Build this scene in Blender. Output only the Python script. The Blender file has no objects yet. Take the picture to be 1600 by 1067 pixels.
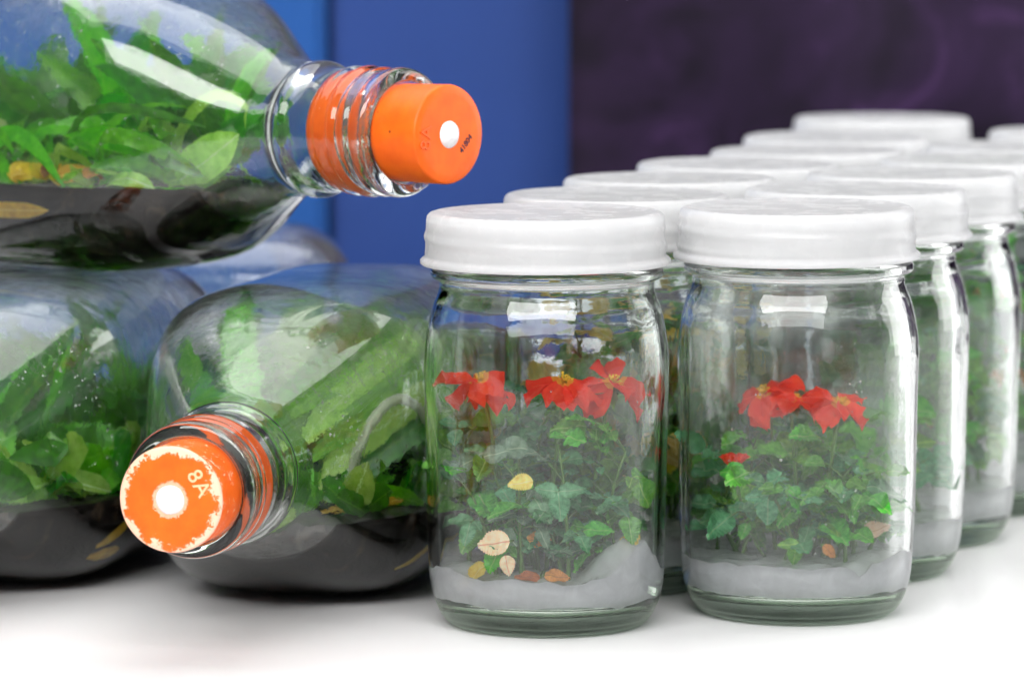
import bpy, bmesh, math, random
from mathutils import Vector, Matrix, noise

# ------------------------------------------------------------------ camera, world, lamps, exposure
scn = bpy.context.scene
COL = scn.collection
PI = math.pi

cam_d = bpy.data.cameras.new('camera')
cam = bpy.data.objects.new('camera', cam_d)
COL.objects.link(cam)
cam.location = (0, 0, 0.2263)
cam.rotation_euler = (math.radians(90 - 6.18), 0, 0)
cam_d.sensor_width = 36
cam_d.lens = 152.5
cam_d.clip_start = 0.02
cam_d.clip_end = 50
cam_d.dof.use_dof = True
cam_d.dof.focus_distance = 1.275
cam_d.dof.aperture_fstop = 13.5
cam_d.dof.aperture_blades = 9
scn.camera = cam

world = bpy.data.worlds.new('World')
scn.world = world
world.use_nodes = True
world.node_tree.nodes['Background'].inputs[0].default_value = (0.93, 0.95, 1.0, 1)
world.node_tree.nodes['Background'].inputs[1].default_value = 0.18


def area(name, loc, target, sx, sy, power, col=(1, 1, 1)):
    d = bpy.data.lights.new(name, 'AREA')
    d.shape = 'RECTANGLE'
    d.size, d.size_y = sx, sy
    d.energy = power
    d.color = col
    o = bpy.data.objects.new(name, d)
    COL.objects.link(o)
    o.location = loc
    o.rotation_euler = (Vector(target) - Vector(loc)).to_track_quat('-Z', 'Y').to_euler()
    return o


area('overhead_softbox', (-0.14, 1.53, 1.05), (-0.14, 1.54, 0.0), 1.20, 1.00, 15.5, (1.0, 0.985, 0.965))
area('side_softbox', (0.95, 1.75, 0.42), (0.05, 1.40, 0.05), 0.60, 0.90, 9.5, (1.0, 0.99, 0.98))
area('front_softbox', (-0.15, -0.10, 1.20), (0.0, 1.35, 0.06), 2.20, 0.60, 60.0, (1.0, 0.99, 0.98))

scn.render.engine = 'CYCLES'
vs = scn.view_settings
vs.view_transform = 'Standard'
vs.look = 'None'
vs.gamma = 1.0
vs.exposure = -0.27
vs.use_curve_mapping = False
cy = scn.cycles
cy.max_bounces = 18
cy.transmission_bounces = 17
cy.glossy_bounces = 5
cy.diffuse_bounces = 3
cy.transparent_max_bounces = 16
cy.volume_bounces = 0
cy.blur_glossy = 0.4
cy.sample_clamp_indirect = 8.0
cy.use_light_tree = False
cy.caustics_refractive = True
cy.caustics_reflective = True
cy.use_adaptive_sampling = True
cy.adaptive_threshold = 0.05
cy.adaptive_min_samples = 16
try:
    cy.use_denoising = True
    cy.denoiser = 'OPENIMAGEDENOISE'
except Exception:
    pass


# ------------------------------------------------------------------ helpers
def lin(r, g, b):
    f = lambda c: (c / 255 / 12.92) if c / 255 <= 0.04045 else ((c / 255 + 0.055) / 1.055) ** 2.4
    return (f(r), f(g), f(b), 1)


class NT:
    """small node-tree writer"""
    def __init__(s, name):
        s.m = bpy.data.materials.new(name)
        s.m.use_nodes = True
        s.t = s.m.node_tree
        s.t.nodes.clear()
        s.out = s.t.nodes.new('ShaderNodeOutputMaterial')

    def n(s, typ, ins=None, **props):
        nd = s.t.nodes.new(typ)
        for k, v in props.items():
            setattr(nd, k, v)
        for k, v in (ins or {}).items():
            sock = nd.inputs[k]
            if isinstance(v, bpy.types.NodeSocket):
                s.t.links.new(v, sock)
            else:
                sock.default_value = v
        return nd

    def math(s, op, a, b=0.0, clamp=False):
        return s.n('ShaderNodeMath', {0: a, 1: b}, operation=op, use_clamp=clamp).outputs[0]

    def ramp(s, fac, stops):
        nd = s.n('ShaderNodeValToRGB', {0: fac})
        cr = nd.color_ramp
        while len(cr.elements) < len(stops):
            cr.elements.new(0.5)
        for e, (p, c) in zip(cr.elements, stops):
            e.position = p
            e.color = c if len(c) == 4 else (*c, 1)
        return nd.outputs[0]

    def mix(s, fac, a, b):
        nd = s.n('ShaderNodeMix', data_type='RGBA')
        for k, v in ((0, fac), (6, a), (7, b)):
            if isinstance(v, bpy.types.NodeSocket):
                s.t.links.new(v, nd.inputs[k])
            else:
                nd.inputs[k].default_value = v
        return nd.outputs[2]

    def noise(s, scale, detail=4, rough=0.55, vec=None, dist=0.0):
        ins = {'Scale': scale, 'Detail': detail, 'Roughness': rough, 'Distortion': dist}
        if vec is not None:
            ins['Vector'] = vec
        return s.n('ShaderNodeTexNoise', ins).outputs[0]

    def obj(s):
        return s.n('ShaderNodeTexCoord').outputs['Object']

    def bump(s, h, strength, dist):
        return s.n('ShaderNodeBump', {'Height': h, 'Strength': strength, 'Distance': dist}).outputs[0]

    def surf(s, sock):
        s.t.links.new(sock, s.out.inputs['Surface'])
        return s.m

    def vol(s, sock):
        s.t.links.new(sock, s.out.inputs['Volume'])


def principled(t, **k):
    names = {'col': 'Base Color', 'rough': 'Roughness', 'spec': 'Specular IOR Level', 'normal': 'Normal', 'trans': 'Transmission Weight',
             'ior': 'IOR', 'sss': 'Subsurface Weight', 'sssr': 'Subsurface Radius', 'ssss': 'Subsurface Scale', 'coat': 'Coat Weight', 'coatr': 'Coat Roughness', 'sheen': 'Sheen Weight'}
    return t.n('ShaderNodeBsdfPrincipled', {names[a]: b for a, b in k.items()}).outputs[0]


def mixs(t, fac, a, b):
    return t.n('ShaderNodeMixShader', {0: fac, 1: a, 2: b}).outputs[0]


def mesh(name, verts, faces, mats, smooth=True, midx=None):
    me = bpy.data.meshes.new(name)
    me.from_pydata(verts, [], faces)
    for m in (mats if isinstance(mats, (list, tuple)) else [mats]):
        me.materials.append(m)
    if smooth:
        me.polygons.foreach_set('use_smooth', [True] * len(me.polygons))
    if midx:
        me.polygons.foreach_set('material_index', midx)
    me.update()
    return me


def add(name, me, parent=None, loc=None, mat=None):
    o = bpy.data.objects.new(name, me)
    COL.objects.link(o)
    if parent is not None:
        o.parent = parent
    if mat is not None:
        o.matrix_local = mat
    elif loc is not None:
        o.location = loc
    return o


def tag(o, label=None, cat=None, group=None, kind=None):
    for k, v in (('label', label), ('category', cat), ('group', group), ('kind', kind)):
        if v:
            o[k] = v
    return o


def thing(name, loc, label, cat, group=None, rot=(0, 0, 0)):
    o = bpy.data.objects.new(name, None)
    COL.objects.link(o)
    o.empty_display_size = 0.01
    o.location = loc
    o.rotation_euler = rot
    return tag(o, label, cat, group)


def lathe(prof, seg=96, axis='z', wob=None):
    """prof: [(r, h)], poles where r == 0. Returns verts, faces, ring index of each face."""
    V, F, R, rings = [], [], [], []
    for i, (r, h) in enumerate(prof):
        if r <= 1e-7:
            rings.append([len(V)])
            V.append((0, 0, h) if axis == 'z' else (0, h, 0))
        else:
            ring = []
            for k in range(seg):
                a = 2 * PI * k / seg
                rr, hh = (r, h) if wob is None else wob(i, a, r, h)
                ring.append(len(V))
                V.append((rr * math.cos(a), rr * math.sin(a), hh) if axis == 'z' else (rr * math.cos(a), hh, rr * math.sin(a)))
            rings.append(ring)
    for i in range(len(rings) - 1):
        A, B = rings[i], rings[i + 1]
        for k in range(seg):
            k2 = (k + 1) % seg
            if len(A) == 1 and len(B) == 1:
                continue
            if len(A) == 1:
                f = (A[0], B[k2], B[k])
            elif len(B) == 1:
                f = (A[k], A[k2], B[0])
            else:
                f = (A[k], A[k2], B[k2], B[k])
            F.append(f)
            R.append(i)
    return V, F, R


def fix_normals(me):
    bm = bmesh.new()
    bm.from_mesh(me)
    bmesh.ops.recalc_face_normals(bm, faces=bm.faces)
    bm.to_mesh(me)
    bm.free()
    me.update()
    return me


def smooth_profile(pts, n=3):
    """Catmull-Rom resampling of a profile so that lathed glass bends softly."""
    P = [Vector(p) for p in pts]
    out = []
    for i in range(len(P) - 1):
        p0, p1, p2, p3 = P[max(i - 1, 0)], P[i], P[i + 1], P[min(i + 2, len(P) - 1)]
        for k in range(n):
            t = k / n
            q = 0.5 * ((2 * p1) + (p2 - p0) * t + (2 * p0 - 5 * p1 + 4 * p2 - p3) * t * t + (3 * p1 - p0 - 3 * p2 + p3) * t ** 3)
            out.append((max(q.x, 0.0), q.y))
    out.append(tuple(P[-1]))
    return out


def tube_into(V, F, pts, rads, seg=6, cap=True):
    base = len(V)
    n = len(pts)
    up = Vector((0.3, 0.2, 1)).normalized()
    for i, p in enumerate(pts):
        d = (pts[min(i + 1, n - 1)] - pts[max(i - 1, 0)])
        d = d.normalized() if d.length > 1e-9 else Vector((0, 0, 1))
        u = d.cross(up)
        if u.length < 1e-4:
            u = d.cross(Vector((1, 0, 0)))
        u.normalize()
        w = d.cross(u)
        for k in range(seg):
            a = 2 * PI * k / seg
            V.append(tuple(p + (u * math.cos(a) + w * math.sin(a)) * rads[i]))
    for i in range(n - 1):
        for k in range(seg):
            k2 = (k + 1) % seg
            F.append((base + i * seg + k, base + i * seg + k2, base + (i + 1) * seg + k2, base + (i + 1) * seg + k))
    if cap:
        F.append(tuple(base + k for k in range(seg))[::-1])
        F.append(tuple(base + (n - 1) * seg + k for k in range(seg)))


def basis(x, nrm):
    """4x4 whose X runs along x and whose Z is close to nrm."""
    x = x.normalized()
    y = nrm.cross(x)
    if y.length < 1e-5:
        y = Vector((0, 1, 0)).cross(x)
    y.normalize()
    z = x.cross(y)
    return Matrix((x, y, z)).transposed().to_4x4()


# ------------------------------------------------------------------ materials
def m_glass(name, fog=0.0, fogscale=60, rough=0.0, bumpy=0.0, tint=(0.985, 0.995, 0.988, 1), fogbias=0.5, seed=0.0, blur=0.0, above=None, rise=0.006):
    t = NT(name)
    co = t.obj()
    co = t.n('ShaderNodeVectorMath', {0: co, 1: (seed, seed * 1.7, seed * 0.3)}, operation='ADD').outputs[0]
    kw = {}
    if bumpy:
        wav = t.noise(90, 2, 0.5, co)
        fine = t.noise(900, 1, 0.6, co)
        h = t.math('ADD', wav, t.math('MULTIPLY', fine, 0.12))
        kw['Normal'] = t.bump(h, 1.0, bumpy)
    g = t.n('ShaderNodeBsdfGlass', {'Color': tint, 'Roughness': rough, 'IOR': 1.5, **kw}).outputs[0]
    if fog > 0:
        big = t.noise(fogscale, 3, 0.6, co, 0.4)
        grain = t.noise(2600, 1, 0.7, co)
        streak_v = t.n('ShaderNodeMapping', {'Vector': co, 'Scale': (1.0, 1.0, 0.16)}).outputs[0]
        streak = t.noise(260, 1, 0.6, streak_v)
        m = t.math('MULTIPLY', t.ramp(big, [(fogbias - 0.14, (0, 0, 0)), (fogbias + 0.14, (1, 1, 1))]), t.math('ADD', t.math('MULTIPLY', grain, 0.8), t.math('MULTIPLY', streak, 0.9)))
        if above is not None:                       # condensation only forms above the gel
            zz = t.n('ShaderNodeSeparateXYZ', {0: t.obj()}).outputs[2]
            m = t.math('MULTIPLY', m, t.n('ShaderNodeMapRange', {0: zz, 1: above, 2: above + rise, 3: 0.0, 4: 1.0}).outputs[0])
        f = t.math('MULTIPLY', m, fog, True)
        white = t.n('ShaderNodeBsdfTranslucent', {'Color': (0.95, 0.96, 0.97, 1)}).outputs[0]
        dif = t.n('ShaderNodeBsdfDiffuse', {'Color': (0.95, 0.96, 0.97, 1)}).outputs[0]
        if blur > 0:                                # fine mist scatters what is seen through it
            mist = t.n('ShaderNodeBsdfGlass', {'Color': tint, 'Roughness': 0.32, 'IOR': 1.5, **kw}).outputs[0]
            g = mixs(t, t.math('MULTIPLY', m, blur, True), g, mist)
        g = mixs(t, f, g, mixs(t, 0.5, white, dif))
    return t.surf(g)


def m_water():
    t = NT('water_drops')
    return t.surf(t.n('ShaderNodeBsdfGlass', {'Color': (1, 1, 1, 1), 'Roughness': 0.0, 'IOR': 1.33}).outputs[0])


def m_lid():
    t = NT('milky_plastic')
    co = t.obj()
    n1 = t.noise(120, 4, 0.6, co)
    n2 = t.noise(1800, 3, 0.7, co)
    col = t.ramp(n1, [(0.3, (0.82, 0.825, 0.835)), (0.7, (0.88, 0.882, 0.887))])
    nb = t.bump(n1, 0.4, 0.00025)
    p = principled(t, col=col, rough=t.ramp(n1, [(0.35, (0.20,) * 3), (0.7, (0.34,) * 3)]), spec=0.5, normal=nb)
    tr = t.n('ShaderNodeBsdfTranslucent', {'Color': (0.88, 0.885, 0.89, 1), 'Normal': nb}).outputs[0]
    return t.surf(mixs(t, 0.60, p, tr))


def m_gel(name, col, clear):
    t = NT(name)
    co = t.obj()
    n1 = t.noise(180, 5, 0.6, co, 0.6)
    nb = t.bump(n1, 0.6, 0.0008)
    ref = t.n('ShaderNodeBsdfGlass', {'Color': (0.93, 0.95, 0.96, 1), 'Roughness': 0.12, 'IOR': 1.34, 'Normal': nb}).outputs[0]
    cc = t.ramp(n1, [(0.35, tuple(c * 0.86 for c in col[:3])), (0.65, col[:3])])
    milk = mixs(t, 0.3, t.n('ShaderNodeBsdfDiffuse', {'Color': cc}).outputs[0], t.n('ShaderNodeBsdfTranslucent', {'Color': cc}).outputs[0])
    gl = t.n('ShaderNodeBsdfGlossy', {'Color': (1, 1, 1, 1), 'Roughness': 0.05, 'Normal': nb}).outputs[0]
    fr = t.n('ShaderNodeFresnel', {'IOR': 1.34, 'Normal': nb}).outputs[0]
    milk = mixs(t, fr, milk, gl)
    return t.surf(mixs(t, clear, milk, ref))


def m_leaf(name, c1, c2, vein, transl=0.30, rough=0.38, scale=500):
    """leaf with a paler midrib along its own X axis"""
    t = NT(name)
    co = t.obj()
    info = t.n('ShaderNodeObjectInfo').outputs['Random']
    n1 = t.noise(scale, 4, 0.6, co)
    base = t.mix(t.ramp(n1, [(0.35, (0, 0, 0)), (0.68, (1, 1, 1))]), c1, c2)
    hsv = t.n('ShaderNodeHueSaturation', {'Hue': t.math('ADD', 0.485, t.math('MULTIPLY', info, 0.03)), 'Saturation': 1.0, 'Value': t.math('ADD', 0.75, t.math('MULTIPLY', info, 0.55)), 'Color': base}).outputs[0]
    y = t.math('ABSOLUTE', t.n('ShaderNodeSeparateXYZ', {0: co}).outputs[1])
    rib = t.math('LESS_THAN', y, 0.00022)
    col = t.mix(t.math('MULTIPLY', rib, 0.6), hsv, vein)
    p = principled(t, col=col, rough=rough, spec=0.45, normal=t.bump(n1, 0.5, 0.0004))
    tr = t.n('ShaderNodeBsdfTranslucent', {'Color': t.n('ShaderNodeHueSaturation', {'Value': 1.6, 'Saturation': 1.15, 'Color': col}).outputs[0]}).outputs[0]
    return t.surf(mixs(t, transl, p, tr))


def m_plain(name, col, rough=0.5, spec=0.5, nscale=300, var=0.2, bump=0.0, transl=0.0):
    t = NT(name)
    co = t.obj()
    n1 = t.noise(nscale, 4, 0.6, co)
    a = tuple(c * (1 - var) for c in col[:3])
    b = tuple(min(1, c * (1 + var)) for c in col[:3])
    cc = t.ramp(n1, [(0.3, a), (0.7, b)])
    kw = {'normal': t.bump(n1, 0.6, bump)} if bump else {}
    p = principled(t, col=cc, rough=rough, spec=spec, **kw)
    if transl:
        p = mixs(t, transl, p, t.n('ShaderNodeBsdfTranslucent', {'Color': cc}).outputs[0])
    return t.surf(p)


def m_rubber(name, bloom):
    t = NT(name)
    co = t.obj()
    sep = t.n('ShaderNodeSeparateXYZ', {0: co})
    x, y, z = sep.outputs
    n1 = t.noise(140, 4, 0.6, co)
    orange = t.ramp(n1, [(0.3, lin(236, 92, 8)), (0.7, lin(246, 108, 14))])
    spots = t.n('ShaderNodeTexVoronoi', {'Vector': co, 'Scale': 210.0}).outputs['Distance']
    gate = t.math('GREATER_THAN', t.noise(160, 2, 0.5, co), 0.60)
    spot = t.math('MULTIPLY', t.math('LESS_THAN', spots, 0.10), gate)
    col = t.mix(t.math('MULTIPLY', spot, 0.75), orange, lin(90, 38, 20))
    rough = 0.48
    if bloom:
        r = t.math('SQRT', t.math('ADD', t.math('MULTIPLY', x, x), t.math('MULTIPLY', z, z)))
        big = t.noise(165, 2, 0.5, co)
        fine = t.noise(900, 5, 0.75, co, 0.6)
        # pale worn band towards the rim of the face, widest at the two sides, plus a thin collar round the plug
        e = t.math('ADD', t.math('MULTIPLY', r, 1 / 0.0153), t.math('MULTIPLY', t.math('SUBTRACT', big, 0.54), 0.70))
        e = t.math('ADD', e, t.math('MULTIPLY', t.math('SUBTRACT', fine, 0.5), 0.55))
        m1 = t.ramp(e, [(0.85, (0, 0, 0)), (0.88, (1, 1, 1))])
        c = t.math('ADD', t.math('MULTIPLY', r, 1 / 0.0045), t.math('MULTIPLY', t.math('SUBTRACT', fine, 0.5), 0.9))
        m2 = t.ramp(t.math('MULTIPLY', c, 0.5), [(0.56, (1, 1, 1)), (0.60, (0, 0, 0))])
        side = t.math('GREATER_THAN', y, 0.0012)          # beyond the face only a few scuffs
        sc = t.ramp(t.noise(330, 4, 0.7, co, 1.0), [(0.60, (0, 0, 0)), (0.63, (1, 1, 1))])
        near = t.math('LESS_THAN', y, 0.016)
        sidemask = t.math('MULTIPLY', t.math('MULTIPLY', side, sc), near)
        face = t.math('SUBTRACT', 1.0, side)
        m = t.math('MAXIMUM', t.math('MULTIPLY', t.math('MAXIMUM', m1, t.math('MULTIPLY', m2, 0.7)), face), sidemask)
        col = t.mix(t.math('MULTIPLY', m, 0.92), col, lin(250, 205, 178))
    p = principled(t, col=col, rough=rough, spec=0.35, normal=t.bump(t.noise(1500, 3, 0.6, co), 0.35, 0.0001))
    return t.surf(p)


def m_medium(name, spec):
    t = NT(name)
    co = t.obj()
    n1 = t.noise(130, 6, 0.72, co, 0.8)
    n2 = t.noise(900, 4, 0.7, co)
    col = t.ramp(n1, [(0.35, (0.004, 0.0036, 0.0035)), (0.55, (0.012, 0.0100, 0.0085)), (0.74, (0.075, 0.050, 0.030))])
    nb = t.bump(t.math('ADD', n1, t.math('MULTIPLY', n2, 0.2)), 0.6, 0.0010)
    return t.surf(principled(t, col=col, rough=0.25, spec=spec, normal=nb))


def m_table():
    t = NT('white_laminate')
    co = t.obj()
    n1 = t.noise(3.5, 3, 0.5, co)
    n2 = t.noise(220, 4, 0.65, co)
    spk = t.ramp(t.noise(1500, 2, 0.5, co), [(0.70, (0, 0, 0)), (0.76, (1, 1, 1))])
    col = t.mix(t.math('MULTIPLY', spk, 0.02), t.ramp(n1, [(0.3, (0.83, 0.83, 0.84)), (0.7, (0.87, 0.87, 0.875))]), (0.55, 0.54, 0.52, 1))
    p = principled(t, col=col, rough=0.28, spec=0.4)
    return t.surf(p)


def m_panel(name, c):
    t = NT(name)
    co = t.obj()
    n1 = t.noise(5, 3, 0.5, co)
    n2 = t.noise(600, 3, 0.6, co)
    col = t.ramp(n1, [(0.3, tuple(x * 0.85 for x in c[:3])), (0.7, tuple(min(1, x * 1.12) for x in c[:3]))])
    return t.surf(principled(t, col=col, rough=0.45, spec=0.4, normal=t.bump(n2, 0.3, 0.0003)))


def m_cloth():
    t = NT('purple_velvet')
    co = t.obj()
    n1 = t.noise(16, 4, 0.6, co, 1.0)
    n2 = t.noise(900, 3, 0.6, co)
    col = t.ramp(n1, [(0.36, lin(22, 14, 30)), (0.55, lin(38, 24, 50)), (0.72, lin(74, 48, 92))])
    return t.surf(principled(t, col=col, rough=0.85, spec=0.2, sheen=0.03, normal=t.bump(n2, 0.6, 0.0008)))


GLASS = m_glass('clear_glass')
GLASS_BASE = m_glass('green_glass_base', tint=(0.885, 0.97, 0.87, 1))
GLASS_IN = m_glass('jar_glass_inside', fog=0.004, fogscale=30, bumpy=0.00008, fogbias=0.58, blur=0.02, above=0.016)
GLASS_IN_FOG = m_glass('jar_glass_fogged', fog=0.022, fogscale=24, bumpy=0.00012, fogbias=0.50, seed=0.013, blur=0.26, above=0.018)
BOT_OUT = m_glass('bottle_glass')
BOT_IN = m_glass('bottle_glass_inside', fog=0.12, fogscale=22, bumpy=0.00030, fogbias=0.45, blur=0.35, above=-0.014, rise=0.060)
WATER = m_water()
LID = m_lid()
GEL = m_gel('agar_gel', lin(246, 248, 253), 0.24)
GEL_CLEAR = m_gel('agar_gel_thin', lin(246, 250, 252), 0.22)
RUBBER = m_rubber('orange_rubber', False)
RUBBER_WORN = m_rubber('orange_rubber_worn', True)
COTTON = m_plain('white_cotton', (0.84, 0.84, 0.86), 0.9, 0.1, 1400, 0.06, 0.0006)
INK = m_plain('dark_ink', (0.03, 0.025, 0.06), 0.6, 0.2, 2500, 0.5)
EMBOSS = m_plain('pale_rubber_letters', lin(252, 196, 150)[:3], 0.5, 0.3, 900, 0.1)
EMBOSS_O = m_plain('orange_rubber_letters', lin(238, 96, 26)[:3], 0.45, 0.4, 900, 0.1)
MEDIUM = m_medium('charcoal_agar', 0.35)
MEDIUM_WALL = m_medium('charcoal_agar_against_glass', 0.0)   # no air between gel and glass, so no gloss there
TABLE = m_table()
BLUE_A = m_panel('blue_lacquer', lin(0, 76, 150))
BLUE_B = m_panel('blue_violet_lacquer', lin(20, 58, 128))
CLOTH = m_cloth()

ROSE_LEAVES = [
    m_leaf('rose_leaf_dark', lin(60, 124, 78), lin(100, 166, 116), lin(140, 172, 130)),
    m_leaf('rose_leaf_mid', lin(62, 140, 40), lin(108, 184, 70), lin(150, 185, 110)),
    m_leaf('rose_leaf_grey', lin(92, 130, 104), lin(132, 162, 136), lin(170, 190, 160)),
    m_leaf('rose_leaf_bright', lin(66, 140, 24), lin(116, 180, 54), lin(170, 205, 100)),
]
LEAF_YELLOW = m_leaf('rose_leaf_yellow', lin(222, 190, 70), lin(242, 222, 128), lin(240, 226, 170), 0.3)
LEAF_PALE = m_leaf('rose_leaf_dry', lin(238, 194, 158), lin(250, 222, 198), lin(190, 140, 104), 0.25, 0.6)
LEAF_BROWN = m_leaf('rose_leaf_brown', lin(176, 104, 48), lin(218, 146, 78), lin(140, 84, 48), 0.25, 0.6)
STEM = m_plain('rose_stem', lin(84, 124, 52)[:3], 0.45, 0.4, 400, 0.25)
STEM_BROWN = m_plain('rose_stem_brown', lin(110, 84, 52)[:3], 0.6, 0.3, 400, 0.3)


def m_petal():
    t = NT('red_petal')
    co = t.obj()
    n1 = t.noise(500, 4, 0.6, t.n('ShaderNodeMapping', {'Vector': co, 'Scale': (0.3, 1.0, 1.0)}).outputs[0])
    x = t.n('ShaderNodeSeparateXYZ', {0: co}).outputs[0]
    col = t.ramp(n1, [(0.3, lin(250, 40, 22)), (0.7, lin(255, 88, 50))])
    eye = t.math('LESS_THAN', x, 0.0016)
    col = t.mix(t.math('MULTIPLY', eye, 0.8), col, lin(240, 190, 60))
    p = principled(t, col=col, rough=0.5, spec=0.25, normal=t.bump(n1, 0.35, 0.0003))
    tr = t.n('ShaderNodeBsdfTranslucent', {'Color': t.mix(0.3, col, lin(255, 90, 50))}).outputs[0]
    return t.surf(mixs(t, 0.5, p, tr))


PETAL = m_petal()
STAMEN = m_plain('yellow_stamen', lin(236, 190, 50)[:3], 0.6, 0.3, 900, 0.25)
PISTIL = m_plain('green_pistil', lin(150, 160, 60)[:3], 0.6, 0.3, 900, 0.2)
STRAP = [
    m_leaf('strap_leaf_dark', lin(36, 108, 8), lin(66, 152, 20), lin(116, 170, 60), 0.42, 0.30, 260),
    m_leaf('strap_leaf_mid', lin(72, 156, 10), lin(114, 194, 34), lin(150, 205, 90), 0.45, 0.30, 260),
    m_leaf('strap_leaf_light', lin(124, 176, 56), lin(168, 208, 98), lin(205, 228, 165), 0.45, 0.30, 260),
]
STRAP_YEL = m_leaf('strap_leaf_yellow', lin(196, 150, 16), lin(224, 190, 44), lin(235, 215, 120), 0.35, 0.4, 260)
STRAP_BRN = m_leaf('strap_leaf_brown', lin(140, 86, 30), lin(180, 120, 56), lin(150, 100, 60), 0.3, 0.5, 260)
ROOT = m_plain('pale_root', lin(186, 200, 168)[:3], 0.4, 0.5, 260, 0.15, 0.0004, 0.35)

# ------------------------------------------------------------------ the setting: table, wall panels, curtain
def slab(name, x0, x1, y0, y1, z0, z1, mat, parent=None, bev=0.002):
    bm = bmesh.new()
    bmesh.ops.create_cube(bm, size=1)
    for v in bm.verts:
        v.co = Vector(((x0 + x1) / 2 + v.co.x * (x1 - x0), (y0 + y1) / 2 + v.co.y * (y1 - y0), (z0 + z1) / 2 + v.co.z * (z1 - z0)))
    bmesh.ops.bevel(bm, geom=bm.edges[:], offset=bev, segments=2, affect='EDGES')
    me = bpy.data.meshes.new(name)
    bm.to_mesh(me)
    bm.free()
    me.materials.append(mat)
    return add(name, me, parent)


tag(slab('table_surface', -0.9, 1.1, 0.85, 1.96, -0.025, 0.0, TABLE, bev=0.003), 'glossy white table surface', kind='structure')
wallp = slab('backdrop_wall', -0.9, 1.6, 2.14, 2.17, -0.4, 1.1, BLUE_B)
tag(wallp, 'blue wall behind the table', kind='structure')
slab('panel', -0.7, -0.0905, 2.112, 2.1395, -0.4, 1.1, BLUE_A, wallp, 0.004)
slab('panel', -0.0865, 0.24, 2.108, 2.1395, -0.4, 1.1, BLUE_B, wallp, 0.004)


def curtain():
    V, F = [], []
    nx, nz = 110, 30
    x0, x1, z0, z1 = 0.0268, 0.95, -0.35, 1.0
    for j in range(nz + 1):
        for i in range(nx + 1):
            u, w = i / nx, j / nz
            x = x0 + (x1 - x0) * u
            z = z0 + (z1 - z0) * w
            edge = min(1.0, u * 14)
            y = 2.045 + edge * (0.006 * math.sin(x * 34 + 3.0 * z) + 0.004 * math.sin(x * 71 - 5 * z + 1.0) + 0.014 * math.sin(z * 22 + x * 9))
            y += edge * 0.016 * noise.noise(Vector((x * 12, z * 14, 0.3)))
            V.append((x, y, z))
    W = nx + 1
    n = len(V)
    V += [(x, y + 0.004, z) for x, y, z in V]
    for j in range(nz):
        for i in range(nx):
            a = j * W + i
            F.append((a, a + 1, a + W + 1, a + W))
            F.append((n + a + W, n + a + W + 1, n + a + 1, n + a))
    for j in range(nz):
        for i in (0, nx):
            a, b = j * W + i, (j + 1) * W + i
            F.append((a, b, n + b, n + a))
    return tag(add('curtain', fix_normals(mesh('curtain', V, F, CLOTH))), 'dark purple folded cloth hanging against the blue wall', 'curtain')


curtain()

# ------------------------------------------------------------------ jars
JAR_OUT = [(0.0, 0.0030), (0.012, 0.0026), (0.022, 0.0016), (0.0262, 0.0006), (0.0282, 0.0003), (0.0296, 0.0011), (0.0306, 0.0026), (0.0313, 0.0034), (0.0328, 0.0066), (0.0340, 0.0110),
           (0.0346, 0.0160), (0.0350, 0.0260), (0.0354, 0.0450), (0.0358, 0.0700), (0.0359, 0.0780), (0.0356, 0.0830), (0.0347, 0.0875),
           (0.0334, 0.0915), (0.0322, 0.0942), (0.0316, 0.0962), (0.0315, 0.0980), (0.0318, 0.0990), (0.0336, 0.0999), (0.0341, 0.1010), (0.0339, 0.1024), (0.0330, 0.1032),
           (0.0326, 0.1045), (0.0326, 0.1165)]
JAR_OUT = [(r, h + 0.0023 * min(1, max(0, (h - 0.084) / 0.008)) * (1 if h < 0.11 else 0.6)) for r, h in JAR_OUT]
JAR_IN = [(0.0300, 0.1168), (0.0297, 0.1150), (0.0297, 0.1000), (0.0298, 0.0965), (0.0305, 0.0938), (0.0318, 0.0905), (0.0328, 0.0870), (0.0334, 0.0825),
          (0.0335, 0.0780), (0.0334, 0.0700), (0.0330, 0.0450), (0.0326, 0.0260), (0.0322, 0.0170), (0.0315, 0.0125), (0.0295, 0.0088), (0.0260, 0.0070), (0.015, 0.0064), (0.0, 0.0062)]


def jar_glass_mesh(name, inside, seed):
    rnd = random.Random(seed)
    po = smooth_profile(JAR_OUT, 3)
    pi = smooth_profile(JAR_IN, 3)
    prof = po + pi
    no = len(po)
    ph = rnd.uniform(0, 6)
    seg = 144

    def wob(i, a, r, h):
        if i < no and h < 0.0024 and r > 0.0255:              # stippled ring under the base
            r2 = r + 0.00022 * math.sin(a * 72)
            return r2, h + 0.00022 * (1 + math.sin(a * 72)) * (h < 0.0012)
        # hand-moulded unevenness of the wall
        amp = 0.00022 if i < no else 0.00038
        k = noise.noise(Vector((math.cos(a) * 1.6 + ph, math.sin(a) * 1.6, h * 38)))
        k += 0.5 * noise.noise(Vector((math.cos(a) * 5 + ph, math.sin(a) * 5, h * 14 + 3)))
        if h > 0.096 or h < 0.004:
            amp *= 0.25
        return r + amp * k, h
    V, F, R = lathe(prof, seg, 'z', wob)
    nb = sum(1 for r, h in po if h < 0.0066)
    me = mesh(name, V, F, [GLASS, inside, GLASS_BASE], midx=[2 if i < nb else (0 if i < no else 1) for i in R])
    return fix_normals(me)


LID_Z0 = 0.1060


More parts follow.
